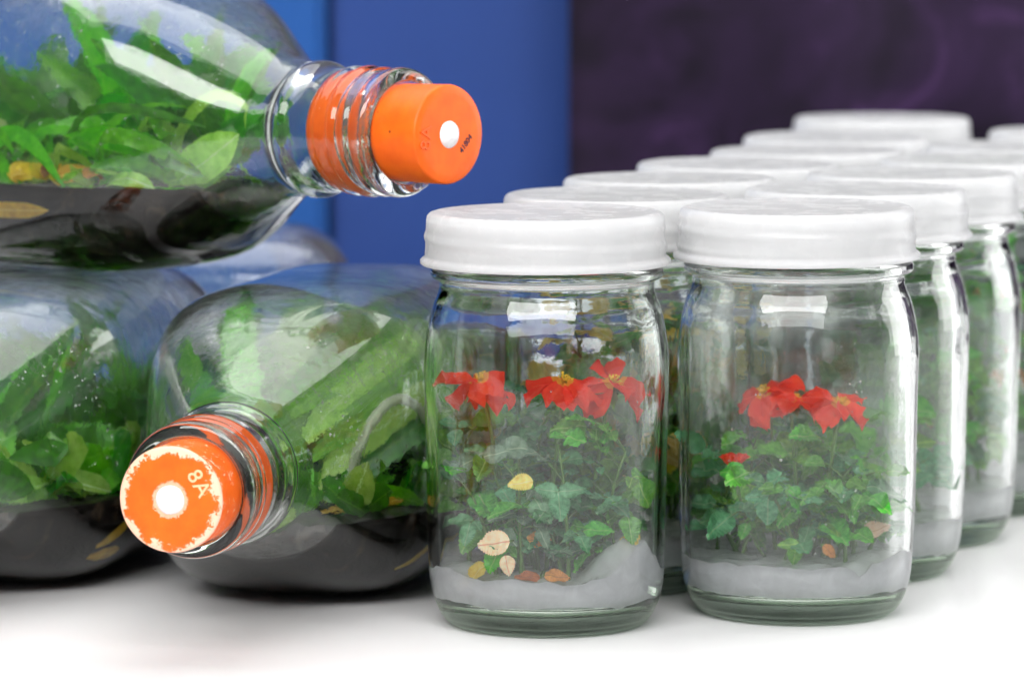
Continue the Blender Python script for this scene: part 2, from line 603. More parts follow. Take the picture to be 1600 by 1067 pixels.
def lid_mesh(seed):
    # flat top with a faint raised edge, rounded corner, helical threads, drip flange at the bottom
    z1 = 0.1212
    outer = [(0.0, z1 - 0.0008), (0.010, z1 - 0.0008), (0.022, z1 - 0.0007), (0.0295, z1 - 0.0005), (0.0315, z1 - 0.0001), (0.0328, z1), (0.0338, z1 - 0.0003),
             (0.0345, z1 - 0.0010), (0.0348, z1 - 0.0022)]
    n = 26
    for i in range(1, n):
        f = i / n
        outer.append((0.0348 + 0.0004 * f, (z1 - 0.0022) * (1 - f) + (LID_Z0 + 0.0024) * f))
    outer += [(0.0353, LID_Z0 + 0.0023), (0.0360, LID_Z0 + 0.0019), (0.0366, LID_Z0 + 0.0013), (0.0366, LID_Z0 + 0.0004), (0.0362, LID_Z0)]
    inner = [(0.0344, LID_Z0), (0.0341, LID_Z0 + 0.002), (0.0338, z1 - 0.0035), (0.0330, z1 - 0.0022), (0.0, z1 - 0.0021)]
    prof = outer + inner
    ph = random.Random(seed).uniform(0, 6)

    def wob(i, a, r, h):
        if 8 <= i < 8 + n + 1 - 1:
            turn = (h - LID_Z0) / 0.0062 + (a + ph) / (2 * PI)      # thread pitch
            s = 0.5 + 0.5 * math.cos(2 * PI * turn)
            fade = min(1, (h - LID_Z0 - 0.0026) / 0.0016) * min(1, (z1 - 0.0036 - h) / 0.0014)
            r += 0.00050 * max(0, fade) * (s ** 2.2)
        if i < len(outer):
            r += 0.00006 * noise.noise(Vector((math.cos(a) * 4 + ph, math.sin(a) * 4, h * 90)))
        return r, h
    V, F, R = lathe(prof, 120, 'z', wob)
    return fix_normals(mesh('lid', V, F, LID))


def jar_inner_r(z):
    pts = sorted((h, r) for r, h in JAR_IN)
    for (h0, r0), (h1, r1) in zip(pts, pts[1:]):
        if h0 <= z <= h1:
            return r0 + (r1 - r0) * (z - h0) / max(h1 - h0, 1e-9)
    return 0.0297 if z > 0.1 else 0.02


def gel_mesh(mat, level, lump, seed):
    rnd = random.Random(seed)
    ph = rnd.uniform(0, 50)
    seg = 96
    rings = [1.0, 0.985, 0.94, 0.86, 0.76, 0.64, 0.5, 0.34, 0.18]

    def top(x, y, f):
        k = noise.noise(Vector((x * 130 + ph, y * 130, 1))) * 0.0013 + noise.noise(Vector((x * 420 + ph, y * 420, 4))) * 0.0004
        for (lx, ly, lr, lh) in lump:
            d = math.hypot(x - lx, y - ly) / lr
            k += lh * max(0, 1 - d * d) ** 1.4 * (1 + 0.35 * noise.noise(Vector((x * 260, y * 260, ph))))
        return level + k + (0.0005 if f > 0.97 else 0)
    V, F, grid = [], [], []
    side = [0.0058, 0.0080, 0.0100, 0.0125]
    for h in side:
        r = jar_inner_r(h) + 0.0005
        grid.append([len(V) + k for k in range(seg)])
        V += [(r * math.cos(2 * PI * k / seg), r * math.sin(2 * PI * k / seg), h) for k in range(seg)]
    for f in rings:
        grid.append([len(V) + k for k in range(seg)])
        for k in range(seg):
            a = 2 * PI * k / seg
            rr = (jar_inner_r(level) + 0.0004) * f
            x, y = rr * math.cos(a), rr * math.sin(a)
            z = max(top(x, y, f), 0.0130)
            R = (jar_inner_r(z) + 0.0006) * f
            V.append((R * math.cos(a), R * math.sin(a), z))
    for A, B in zip(grid, grid[1:]):
        for k in range(seg):
            F.append((A[k], A[(k + 1) % seg], B[(k + 1) % seg], B[k]))
    c = len(V)
    V.append((0, 0, top(0, 0, 0)))
    F += [(grid[-1][k], grid[-1][(k + 1) % seg], c) for k in range(seg)]
    c = len(V)
    V.append((0, 0, 0.0056))
    F += [(grid[0][(k + 1) % seg], grid[0][k], c) for k in range(seg)]
    return fix_normals(mesh('gel', V, F, mat))


def drops_mesh(pts, seed):
    """many tiny water beads, one mesh: pts = [(pos, normal, radius)]"""
    V, F = [], []
    for p, nrm, r in pts:
        M = basis(nrm.orthogonal(), nrm)
        b = len(V)
        V.append(tuple(p + nrm * r * 0.55))
        for ri, (rr, hh) in enumerate(((0.6, 0.42), (1.0, 0.0), (0.6, -0.25))):
            for k in range(8):
                a = 2 * PI * k / 8 + ri * 0.2
                V.append(tuple(p + (M @ Vector((math.cos(a) * rr * r, math.sin(a) * rr * r, hh * r)))))
        V.append(tuple(p - nrm * r * 0.35))
        for k in range(8):
            k2 = (k + 1) % 8
            F.append((b, b + 1 + k, b + 1 + k2))
            for q in (0, 1):
                F.append((b + 1 + q * 8 + k, b + 9 + q * 8 + k, b + 9 + q * 8 + k2, b + 1 + q * 8 + k2))
            F.append((b + 17 + k, b + 25, b + 17 + k2))
    return fix_normals(mesh('condensation', V, F, WATER))


def jar_drops(n, seed, zlo, zhi, rmax=0.0005):
    rnd = random.Random(seed)
    pts = []
    for i in range(n):
        a = rnd.uniform(-PI, 0) if rnd.random() < 0.75 else rnd.uniform(0, PI)
        z = rnd.uniform(zlo, zhi)
        r = 0.00010 + (rmax - 0.0001) * rnd.random() ** 4
        R = jar_inner_r(z) - r * 0.30
        nr = Vector((-math.cos(a), -math.sin(a), 0))
        pts.append((Vector((R * math.cos(a), R * math.sin(a), z)), nr, r))
    return drops_mesh(pts, seed)


GLASS_ME = jar_glass_mesh('glass', GLASS_IN, 1)
GLASS_ME2 = jar_glass_mesh('glass', GLASS_IN_FOG, 2)
GLASS_ME3 = jar_glass_mesh('glass', GLASS_IN, 3)
LIDS = [lid_mesh(s) for s in (1, 2, 3)]
GEL_1 = gel_mesh(GEL, 0.0168, [(0.022, -0.016, 0.013, 0.0105), (-0.024, -0.012, 0.009, 0.0030), (0.006, -0.026, 0.008, -0.0026)], 4)
GEL_2 = gel_mesh(GEL, 0.0178, [(0.024, -0.014, 0.010, 0.0030), (0.016, -0.027, 0.004, -0.004)], 9)
GEL_3 = gel_mesh(GEL_CLEAR, 0.0185, [(0.01, -0.01, 0.02, 0.002)], 13)

G_JAR = 'lidded culture jars standing in two rows on the table'
JARS = [
    ('L1', 0.0090, 1.3000, 'glass jar with three red roses beside the orange-stoppered bottles'),
    ('R1', 0.0837, 1.3200, 'fogged glass jar of red roses, the front jar furthest from the bottles'),
    ('L2', 0.0308, 1.3700, 'glass jar directly behind the jar with three red roses'),
    ('R2', 0.1062, 1.3935, 'glass jar of pale gel directly behind the fogged rose jar'),
    ('L3', 0.0505, 1.4405, 'white lidded jar, third from the front in the row nearer the bottles'),
    ('R3', 0.1305, 1.4635, 'glass jar third from the front in the row further from the bottles'),
    ('L4', 0.0753, 1.5110, 'white lidded jar, fourth from the front in the row nearer the bottles'),
    ('R4', 0.1605, 1.5350, 'jar of green leaves cut by the picture edge, fourth in the outer row'),
    ('L5', 0.1048, 1.5820, 'white lidded jar, fifth from the front in the row nearer the bottles'),
    ('R5', 0.1825, 1.6050, 'blurred white lidded jar, fifth from the front in the outer row'),
    ('L6', 0.1195, 1.6600, 'blurred white lidded jar, sixth from the front in the row nearer the bottles'),
    ('L7', 0.1455, 1.7600, 'rearmost jar whose blurred white lid stands highest against the purple curtain'),
    ('R6', 0.2150, 1.6940, 'blurred jar ending the outer row, its lid half cut by the picture edge'),
]
JPOS = {}
JS = 1.03
JR = random.Random(77)
for i, (key, x, y, lab) in enumerate(JARS):
    zoff = 0.0
    x, y = 0.0105 + (x - 0.0090) * 1.032, 1.3000 + (y - 1.3000) * 1.032
    t = thing('culture_jar', (x, y, zoff), lab, 'jar', G_JAR, (0, 0, (0, 0, 0.7, 2.2, 1.4, 3.3, 4.4, 5.1, 0.3, 2.9, 3.8, 1.9, 5.5)[i]))
    JPOS[key] = t
    t.scale = (JS, JS, JS)
    add('glass', {0: GLASS_ME, 1: GLASS_ME2}.get(i, GLASS_ME3), t)
    ld = add('lid', LIDS[i % 3], t)
    ld.rotation_euler = (JR.uniform(-.008, .008), JR.uniform(-.008, .008), JR.uniform(-.5, .5))
    if key == 'L7':
        ld.location.z = 0.0015
    add('gel', {0: GEL_1, 1: GEL_2}.get(i, GEL_3), t)
    if i == 0:
        tag(add('condensation', jar_drops(160, 21, 0.018, 0.092, 0.00032), t), kind='stuff')
    if i == 1:
        tag(add('condensation', jar_drops(420, 22, 0.020, 0.094, 0.00042), t), kind='stuff')
    if i == 3:
        tag(add('condensation', jar_drops(120, 23, 0.03, 0.094, 0.0005), t), kind='stuff')

# ------------------------------------------------------------------ rose plants
def leaflet(name, mat, rnd, length=0.0115):
    """serrated leaflet along +X, midrib folded, tip drooping"""
    n = 12
    V, F = [], []
    w = rnd.uniform(0.30, 0.42)
    fold = rnd.uniform(0.10, 0.40)
    droop = rnd.uniform(0.10, 0.55)
    twist = rnd.uniform(-0.3, 0.3)

    def place(u, s):
        x = u * length
        y = s * length
        z = length * (fold * abs(s) - droop * u * u + 0.05 * math.sin(u * 9 + s * 12))
        z += twist * s * u * length
        return (x, y, z)
    mid = []
    for i in range(n + 1):
        mid.append(len(V))
        V.append(place(i / n, 0))
    for sgn in (1, -1):
        edge = []
        for i in range(n):
            for q in (0.0, 0.72):
                u = (i + q) / n
                half = w * (math.sin(PI * min(1, u ** 0.72)) ** 0.75) if u > 0 else 0.0
                tip = 0.034 if q else -0.016
                edge.append((i, len(V)))
                V.append(place(min(1.0, u + (0.014 if q else 0)), sgn * max(0.004, half + tip * (u > 0.04))))
        for i in range(n):
            a, b = edge[2 * i][1], edge[2 * i + 1][1]
            nx = edge[2 * i + 2][1] if i < n - 1 else mid[n]
            tri = [(mid[i], a, b), (mid[i], b, mid[i + 1]), (mid[i + 1], b, nx)]
            for f in tri:
                if len(set(f)) == 3:
                    F.append(f if sgn < 0 else f[::-1])
    return mesh(name, V, F, mat)


rl = random.Random(7)
LEAFM = {k: [leaflet('leaf', m, rl) for _ in range(4)] for k, m in enumerate(ROSE_LEAVES)}
LEAFM['y'] = [leaflet('leaf', LEAF_YELLOW, rl) for _ in range(2)]
LEAFM['p'] = [leaflet('leaf', LEAF_PALE, rl) for _ in range(2)]
LEAFM['b'] = [leaflet('leaf', LEAF_BROWN, rl) for _ in range(2)]


def petal_mesh(rnd):
    L, W = 0.0112, rnd.uniform(0.0054, 0.0066)
    nu, nv = 10, 10
    cup = rnd.uniform(-0.25, 0.40)
    bend = rnd.uniform(0.3, 0.8)
    wav = rnd.uniform(0, 6)
    V, F = [], []
    for i in range(nu + 1):
        u = i / nu
        half = W * (0.22 + 0.78 * math.sin(PI * 0.5 * min(1, u * 1.25)) ** 1.1) * (1 - 0.30 * max(0, u - 0.8) / 0.2)
        for j in range(nv + 1):
            s = j / nv * 2 - 1
            x = L * (u - 0.10 * u * (s * s) * (1 if u > 0.5 else 0.5) - (0.05 * u ** 6 * (1 - abs(s)) ** 2))
            y = half * s
            z = L * (cup * s * s * 0.6 - bend * u * u * 0.55 + 0.16 * u * math.sin(s * 4.5 + wav) + 0.07 * u * math.sin(s * 9 + wav * 2) + 0.05 * u * math.sin(u * 11 + s * 3 + wav))
            x += L * 0.035 * (u ** 4) * math.sin(s * 7 + wav * 3)
            V.append((x, y, z))
    for i in range(nu):
        for j in range(nv):
            a = i * (nv + 1) + j
            F.append((a, a + nv + 1, a + nv + 2, a + 1))
    return mesh('petal', V, F, PETAL)


PETALS = [petal_mesh(rl) for _ in range(8)]


def stamens_mesh(seed):
    rnd = random.Random(seed)
    V, F = [], []
    for i in range(26):
        a = rnd.uniform(0, 2 * PI)
        tilt = rnd.uniform(0.25, 1.0)
        d = Vector((math.cos(a) * math.sin(tilt), math.sin(a) * math.sin(tilt), math.cos(tilt)))
        L = rnd.uniform(0.0022, 0.0042)
        p1 = d * L
        pts = [Vector((math.cos(a) * 0.0006, math.sin(a) * 0.0006, 0)), p1 * 0.6, p1 + Vector((0, 0, rnd.uniform(-0.0004, 0.0005)))]
        tube_into(V, F, pts, [0.00010, 0.00009, 0.00008], 4)
        q = pts[-1]
        tube_into(V, F, [q - d * 0.0003, q, q + d * 0.0004], [0.00012, 0.00036, 0.00014], 5)
    return mesh('stamens', V, F, STAMEN)


def sepals_mesh(seed):
    rnd = random.Random(seed)
    V, F = [], []
    tube_into(V, F, [Vector((0, 0, -0.0045)), Vector((0, 0, -0.003)), Vector((0, 0, -0.001))], [0.0009, 0.0020, 0.0017], 8)
    for k in range(5):
        a = 2 * PI * k / 5 + 0.4
        d = Vector((math.cos(a), math.sin(a), 0))
        s = Vector((-math.sin(a), math.cos(a), 0))
        b = len(V)
        for u, w in ((0, 0.0010), (0.5, 0.0014), (1.0, 0.00015)):
            c = d * (0.001 + u * 0.0062) + Vector((0, 0, -0.0012 - 0.005 * u * u * rnd.uniform(0.4, 1.2)))
            V += [tuple(c - s * w), tuple(c + Vector((0, 0, -0.0003))), tuple(c + s * w)]
        for i in (0, 3):
            for j in (0, 1):
                F.append((b + i + j, b + i + j + 1, b + i + j + 4, b + i + j + 3))
    return mesh('sepals', V, F, STEM)


STAMENS = [stamens_mesh(s) for s in (1, 2, 3)]
SEPALS = [sepals_mesh(s) for s in (1, 2)]


def flower(plant, pos, axis, droop, rnd, size=1.0, npet=5, spread=0.0):
    """open five-petalled rose; axis = the way its middle faces, droop = how far the petals hang below level"""
    root = bpy.data.objects.new('flower', None)
    COL.objects.link(root)
    root.empty_display_size = 0.004
    root.parent = plant
    z = Vector(axis).normalized()
    M = basis(z.orthogonal(), z)
    M.translation = Vector(pos)
    root.matrix_local = M @ Matrix.Scale(size, 4)
    a0 = rnd.uniform(0, 6)
    for k in range(npet):
        a = a0 + 2 * PI * k / npet + rnd.uniform(-0.22, 0.22)
        el = -droop + rnd.uniform(-0.32, 0.32) + (0.6 if rnd.random() < spread else 0)
        Mk = Matrix.Rotation(a, 4, 'Z') @ Matrix.Translation((0.0009, 0, 0.0004 * (k % 2))) @ Matrix.Rotation(-el, 4, 'Y') @ Matrix.Rotation(rnd.uniform(-0.25, 0.25), 4, 'X') @ Matrix.Scale(rnd.uniform(0.8, 1.1), 4)
        add('petal', PETALS[rnd.randrange(8)], root, mat=Mk)
    add('stamens', STAMENS[rnd.randrange(3)], root, mat=Matrix.Scale(0.72, 4))
    add('sepals', SEPALS[rnd.randrange(2)], root)
    return root


def bez(p0, p1, p2, n):
    return [p0 * (1 - t) ** 2 + p1 * 2 * t * (1 - t) + p2 * t * t for t in (k / n for k in range(n + 1))]


def keep_in(p, extra=0.0015):
    r = math.hypot(p.x, p.y)
    m = jar_inner_r(max(p.z, 0.017)) - extra
    if r > m:
        p = Vector((p.x * m / r, p.y * m / r, p.z))
    return p


def rose_plant(jar, label, seed, level, flowers, nstem, hmin, hmax, leaf_scale=1.0, palette=(0, 0, 1, 1, 2, 3), extras=(), buds=()):
    rnd = random.Random(seed)
    plant = thing('rose_plant', (jar.location.x, jar.location.y, level * JS), label, 'plant', 'plants growing in the jars')
    plant.scale = (JS, JS, JS)
    placed = []
    off = Vector((0, 0, -level))
    V, F = [], []

    def put(pos, d, nrm, kind, s):
        tip = pos + d.normalized() * 0.0115 * s
        rt = math.hypot(tip.x, tip.y)
        lim = jar_inner_r(min(max(tip.z, 0.018), 0.09)) - 0.0012
        if rt > lim:                       # bend the leaf back inside the glass
            tip = Vector((tip.x * lim / rt, tip.y * lim / rt, tip.z + 0.002))
            d = tip - pos
        q = math.hypot(pos.x, pos.y)
        M = basis(d, nrm)
        # side lobes also have to stay within the wall
        side = M.to_3x3() @ Vector((0, 1, 0))
        for sg in (1, -1):
            e = pos + d * 0.5 + side * sg * 0.0050 * s
            if math.hypot(e.x, e.y) > jar_inner_r(min(max(e.z, 0.018), 0.09)) - 0.0008:
                s *= 0.8
        M.translation = pos + off
        ms = LEAFM[kind]
        placed.append((pos.y, len(placed), ms[rnd.randrange(len(ms))], M @ Matrix.Scale(s, 4)))

    def compound(p, d, L, s, pal):
        d = d.normalized()
        end = keep_in(p + d * L + Vector((0, 0, L * 0.15)), 0.004)
        pts = bez(p, p + d * L * 0.5 + Vector((0, 0, L * 0.35)), end, 4)
        tube_into(V, F, [q + off for q in pts], [0.00032, 0.0003, 0.00026, 0.00022, 0.0002], 5)
        kind = pal[rnd.randrange(len(pal))]
        up = Vector((rnd.uniform(-.4, .4), rnd.uniform(-1.5, -0.2), 1)).normalized()
        put(end, (pts[-1] - pts[-2]) + Vector((0, 0, rnd.uniform(-.4, .1) * 0.003)), up, kind, s)
        side = d.cross(Vector((0, 0, 1)))
        side = side.normalized() if side.length > 1e-3 else Vector((1, 0, 0))
        for idx in ((3,) if L < 0.009 else (3, 2)):
            for sg in (1, -1):
                if rnd.random() < 0.88:
                    dd = side * sg + d * rnd.uniform(0.2, 0.7) + Vector((0, 0, rnd.uniform(-.5, .3)))
                    put(pts[idx], dd, up, kind, s * rnd.uniform(0.72, 0.95))

    for pos, d, nrm, kind, s in extras:
        put(Vector(pos), Vector(d), Vector(nrm), kind, s)
        e = Vector(pos)
        tube_into(V, F, [q + off for q in bez(Vector((e.x * 0.6, e.y * 0.4, level)), Vector((e.x * 0.8, e.y * 0.5, e.z)), e, 5)], [0.0004] * 6, 5)
    for pos, axis, droop, size, npet, spr in flowers:
        pos = Vector(pos)
        foot = Vector((pos.x * 0.55 + rnd.uniform(-.004, .004), pos.y * 0.5, level - 0.001))
        ax = Vector(axis).normalized()
        top = pos - ax * 0.0045
        pts = bez(foot, Vector((foot.x * 0.6 + pos.x * 0.4, foot.y * 0.6 + pos.y * 0.4, (level + pos.z) / 2)), top, 9)
        tube_into(V, F, [q + off for q in pts], [0.00078 - 0.00003 * i for i in range(10)], 7)
        for i in (3, 5):
            b = rnd.uniform(0, 2 * PI)
            compound(pts[i], Vector((math.cos(b), math.sin(b), 0.4)), 0.010, leaf_scale, palette)
        flower(plant, pos + off, axis, droop, rnd, size, npet, spr)
    for k in range(nstem):
        a = rnd.uniform(0, 2 * PI)
        r0 = 0.0245 * math.sqrt(rnd.random())
        p0 = Vector((r0 * math.cos(a), r0 * math.sin(a), level - 0.002))
        h = rnd.uniform(hmin, hmax)
        lean = Vector((rnd.uniform(-.008, .008), rnd.uniform(-.008, .008), 0))
        p2 = keep_in(p0 + lean * 1.6 + Vector((0, 0, h)), 0.006)
        pts = bez(p0, p0 + lean * 0.3 + Vector((0, 0, h * 0.55)), p2, 7)
        tube_into(V, F, [q + off for q in pts], [0.00075 - 0.00006 * i for i in range(8)], 6)
        for i in range(1, 8):
            if pts[i].z < level + 0.004:
                continue
            for rep in range(2 if i in (3, 5, 7) else 1):
                b = rnd.uniform(0, 2 * PI)
                d = Vector((math.cos(b), math.sin(b), rnd.uniform(-.1, .8)))
                compound(pts[i], d, rnd.uniform(0.006, 0.013), leaf_scale * rnd.uniform(0.60, 1.20), palette)
    for pos, s in buds:
        b = bpy.data.objects.new('bud', None)
        COL.objects.link(b)
        b.parent = plant
        b.location = Vector(pos) + off
        for k in range(6):
            add('petal', PETALS[k], b, mat=Matrix.Rotation(k * 1.1, 4, 'Z') @ Matrix.Rotation(-1.15, 4, 'Y') @ Matrix.Scale(0.48 * s, 4))
        tube_into(V, F, [q + off for q in bez(Vector((pos[0] * 0.5, pos[1] * 0.5, level)), Vector((pos[0] * 0.9, pos[1] * 0.9, level + 0.01)), Vector(pos), 6)], [0.0005] * 7, 5)
    add('stem', mesh('stem', V, F, STEM), plant)
    placed.sort()                                  # nearest the viewer first
    for _, _, me, M in placed[:290]:
        add('leaf', me, plant, mat=M)
    if len(placed) > 290:                          # what is left behind them, as one mass
        mats, LV, LF, MI = [], [], [], []
        for _, _, me, M in placed[290:]:
            m = me.materials[0]
            if m not in mats:
                mats.append(m)
            b = len(LV)
            LV += [tuple(M @ v.co) for v in me.vertices]
            LF += [tuple(b + q for q in p.vertices) for p in me.polygons]
            MI += [mats.index(m)] * len(me.polygons)
        tag(add('foliage', mesh('foliage', LV, LF, mats, midx=MI), plant), kind='stuff')
    return plant


rose_plant(JPOS['L1'], 'miniature rose with three open red flowers in the jar beside the bottles', 11, 0.0165,
           [((-0.0190, -0.0085, 0.0722), (-0.15, -0.16, 1), 0.32, 0.98, 6, 0.2),
            ((0.0050, -0.0125, 0.0722), (0.1, -0.14, 1), 0.34, 1.0, 6, 0.15),
            ((0.0190, -0.0085, 0.0715), (0.30, -0.30, 1), 0.25, 0.98, 6, 0.2)],
           28, 0.012, 0.046, 0.80, (0, 0, 1, 1, 0, 2, 3),
           [((-0.0040, -0.0250, 0.0455), (-1, -0.2, -0.12), (0.1, -1, 0.5), 'y', 1.0),
            ((-0.0105, -0.0285, 0.0285), (-0.9, 0.25, -0.35), (-0.35, -1, 0.3), 'p', 0.9),
            ((-0.0120, -0.0285, 0.0245), (0.25, 0.0, -1), (0.3, -1, 0.2), 'p', 0.85),
            ((-0.0170, -0.0225, 0.0205), (-0.8, -0.2, -0.5), (0, -0.8, 1), 'y', 0.8),
            ((-0.0020, -0.0250, 0.0175), (-1, -0.1, 0.1), (0, -0.7, 1), 'b', 1.0),
            ((-0.0010, -0.0248, 0.0178), (1, -0.1, 0.1), (0, -0.7, 1), 'b', 1.0),
            ((0.0215, -0.0190, 0.0245), (0.7, -0.2, 0.3), (0, -1, 0.6), 'y', 0.7),
            ((-0.0060, -0.0180, 0.0270), (1, 0.1, 0.1), (0, -0.8, 0.6), 'b', 1.0),
            ((0.0030, -0.0262, 0.0425), (0.1, -0.2, -1), (0, -1, 0.3), 0, 1.15),
            ((0.0030, -0.0262, 0.0425), (1, -0.1, 0.15), (0, -1, 0.4), 0, 1.0),
            ((0.0030, -0.0262, 0.0425), (-1, -0.1, 0.2), (0, -1, 0.4), 0, 0.9),
            ((-0.0180, -0.0215, 0.0520), (1, -0.1, 0.3), (0, -1, 0.4), 2, 1.0)])

rose_plant(JPOS['R1'], 'miniature rose with red petals clustered over low green leaves in the fogged jar', 29, 0.0172,
           [((-0.0095, 0.0040, 0.0650), (-0.45, -0.25, 1), 0.28, 1.0, 6, 0.2),
            ((-0.0010, -0.0020, 0.0635), (0.2, -0.05, 1), 0.30, 0.80, 5, 0.3),
            ((0.0115, -0.0120, 0.0635), (0.15, -0.12, 1), 0.35, 0.90, 6, 0.15)],
           25, 0.010, 0.036, 0.80, (0, 1, 1, 1, 3, 0),
           [((0.0190, -0.0180, 0.0400), (0.8, -0.1, -0.2), (0, -0.8, 1), 0, 1.1),
            ((0.0180, -0.0200, 0.0260), (0.9, -0.1, 0.1), (0, -0.8, 1), 'p', 0.9),
            ((0.0060, -0.0240, 0.0235), (0.6, 0, -0.5), (0, -1, 0.6), 'b', 0.7),
            ((-0.0020, -0.0262, 0.0235), (-0.1, -0.1, -1), (0, -1, 0.3), 3, 0.75),
            ((-0.0010, -0.0262, 0.0240), (-1, -0.1, 0.1), (0, -1, 0.4), 3, 0.8)],
           [((-0.0190, -0.0120, 0.0445), 1.0)])

back = [('L2', 'small green rose plant with yellowing leaves in the jar behind the three red roses', 41, 17, 0.035, 0.074, (1, 3, 3, 'y', 1)),
        ('R2', 'low green plant in the jar behind the fogged rose jar', 42, 9, 0.012, 0.055, (0, 1, 2, 3)),
        ('R3', 'bushy dark green plant in the third jar of the outer row', 43, 11, 0.02, 0.05, (0, 1, 1, 3)),
        ('R4', 'leafy green plant in the jar cut by the picture edge', 44, 12, 0.03, 0.072, (1, 3, 1, 3, 1, 1, 'b', 0)),
        ('L3', 'green plant in the third jar of the row nearer the bottles', 45, 13, 0.03, 0.074, (1, 3, 0, 'y'))]
for key, lab, sd, ns, h0, h1, pal in back:
    rose_plant(JPOS[key], lab, sd, 0.0185, [], ns, h0, h1, 0.95, pal)

# ------------------------------------------------------------------ bottles (local +Y runs from the stopper into the bottle)
BL = 0.250
B_OUT = [(0.0160, 0.0180), (0.0178, 0.0181), (0.0196, 0.0190), (0.0201, 0.0210), (0.0197, 0.0232), (0.0189, 0.0250), (0.0201, 0.0276), (0.0190, 0.0300), (0.0204, 0.0330), (0.0191, 0.0358),
         (0.0202, 0.0388), (0.0194, 0.0412), (0.0194, 0.0470), (0.0196, 0.0530), (0.0202, 0.0556), (0.0213, 0.0576), (0.0216, 0.0596), (0.0210, 0.0614), (0.0200, 0.0630), (0.0198, 0.0650),
         (0.0208, 0.0680), (0.0228, 0.0720), (0.0283, 0.0800), (0.0342, 0.0890), (0.0394, 0.0975), (0.0434, 0.1060), (0.0457, 0.1150), (0.0465, 0.1260),
         (0.0465, 0.1700), (0.0465, 0.2180), (0.0457, 0.2280), (0.0430, 0.2375), (0.0380, 0.2450), (0.0300, 0.2492), (0.0, 0.2480)]
B_IN = [(0.0, 0.2450), (0.0285, 0.2458), (0.0355, 0.2420), (0.0405, 0.2355), (0.0432, 0.2270), (0.0441, 0.2180), (0.0441, 0.1700), (0.0441, 0.1270), (0.0434, 0.1160), (0.0412, 0.1072),
        (0.0372, 0.0987), (0.0320, 0.0902), (0.0262, 0.0812), (0.0204, 0.0733), (0.0175, 0.0690), (0.0150, 0.0640), (0.0132, 0.0560), (0.0128, 0.0470), (0.0132, 0.0400), (0.0140, 0.0300), (0.0152, 0.0200), (0.0160, 0.0180)]


def _reshape(prof):
    """shorter neck, fuller body"""
    sm = lambda u: max(0.0, min(1.0, u)) ** 2 * (3 - 2 * max(0.0, min(1.0, u)))
    out = []
    for r, h in prof:
        h -= 0.004 * sm((h - 0.045) / 0.011)
        if h < 0.2:
            h += 0.38 * (min(max(h, 0.064), 0.122) - 0.064)
        out.append((r + 0.0020 * sm((r - 0.022) / 0.0215), h))
    return out


B_OUT, B_IN = _reshape(B_OUT), _reshape(B_IN)


def squarish(t, a):
    """the neck is round, the body a rounded square standing on one side"""
    u = max(0.0, min(1.0, (t - 0.064) / 0.062))
    u = u * u * (3 - 2 * u)
    p = 3.6
    g = (abs(math.cos(a)) ** p + abs(math.sin(a)) ** p) ** (-1 / p)
    return 1 + u * (g - 1)


def bottle_in_r(t, a=None):
    return _bottle_in_r(t) * (1.0 if a is None else squarish(t, a))


def _bottle_in_r(t):
    pts = sorted((h, r) for r, h in B_IN)
    for (h0, r0), (h1, r1) in zip(pts, pts[1:]):
        if h0 <= t <= h1:
            return r0 + (r1 - r0) * (t - h0) / max(h1 - h0, 1e-9)
    return 0.0441


def bottle_glass():
    po, pi = smooth_profile(B_OUT, 3), smooth_profile(B_IN, 3)[1:]
    po[0] = (0.0160, 0.0180)
    pi[-1] = (0.0160, 0.0180)
    no = len(po)

    def wob(i, a, r, h):
        amp = 0.0 if h < 0.07 else (0.00015 if i < no else 0.0004)
        k = noise.noise(Vector((math.cos(a) * 2 + 4, math.sin(a) * 2, h * 26)))
        # the thread climbs as it goes round
        dh = 0.0
        if i < no and 0.0255 < h < 0.0405:
            dh = 0.0012 * math.sin(a + 0.6)
        return (r + amp * k) * squarish(h, a), h + dh
    prof = [(r, h - BL) for r, h in po[:-1]] + [(0.0, po[-1][1] - BL)] + [(r, h - BL) for r, h in pi]
    V, F, R = lathe(prof, 128, 'y', lambda i, a, r, h: (lambda q: (q[0], q[1] - BL))(wob(i, a, r, h + BL)))
    me = mesh('glass', V, F, [BOT_OUT, BOT_IN], midx=[0 if i < no else 1 for i in R])
    bm = bmesh.new()
    bm.from_mesh(me)
    bmesh.ops.remove_doubles(bm, verts=bm.verts, dist=1e-6)
    bmesh.ops.recalc_face_normals(bm, faces=bm.faces)
    bm.to_mesh(me)
    bm.free()
    return me


BOTTLE_ME = bottle_glass()


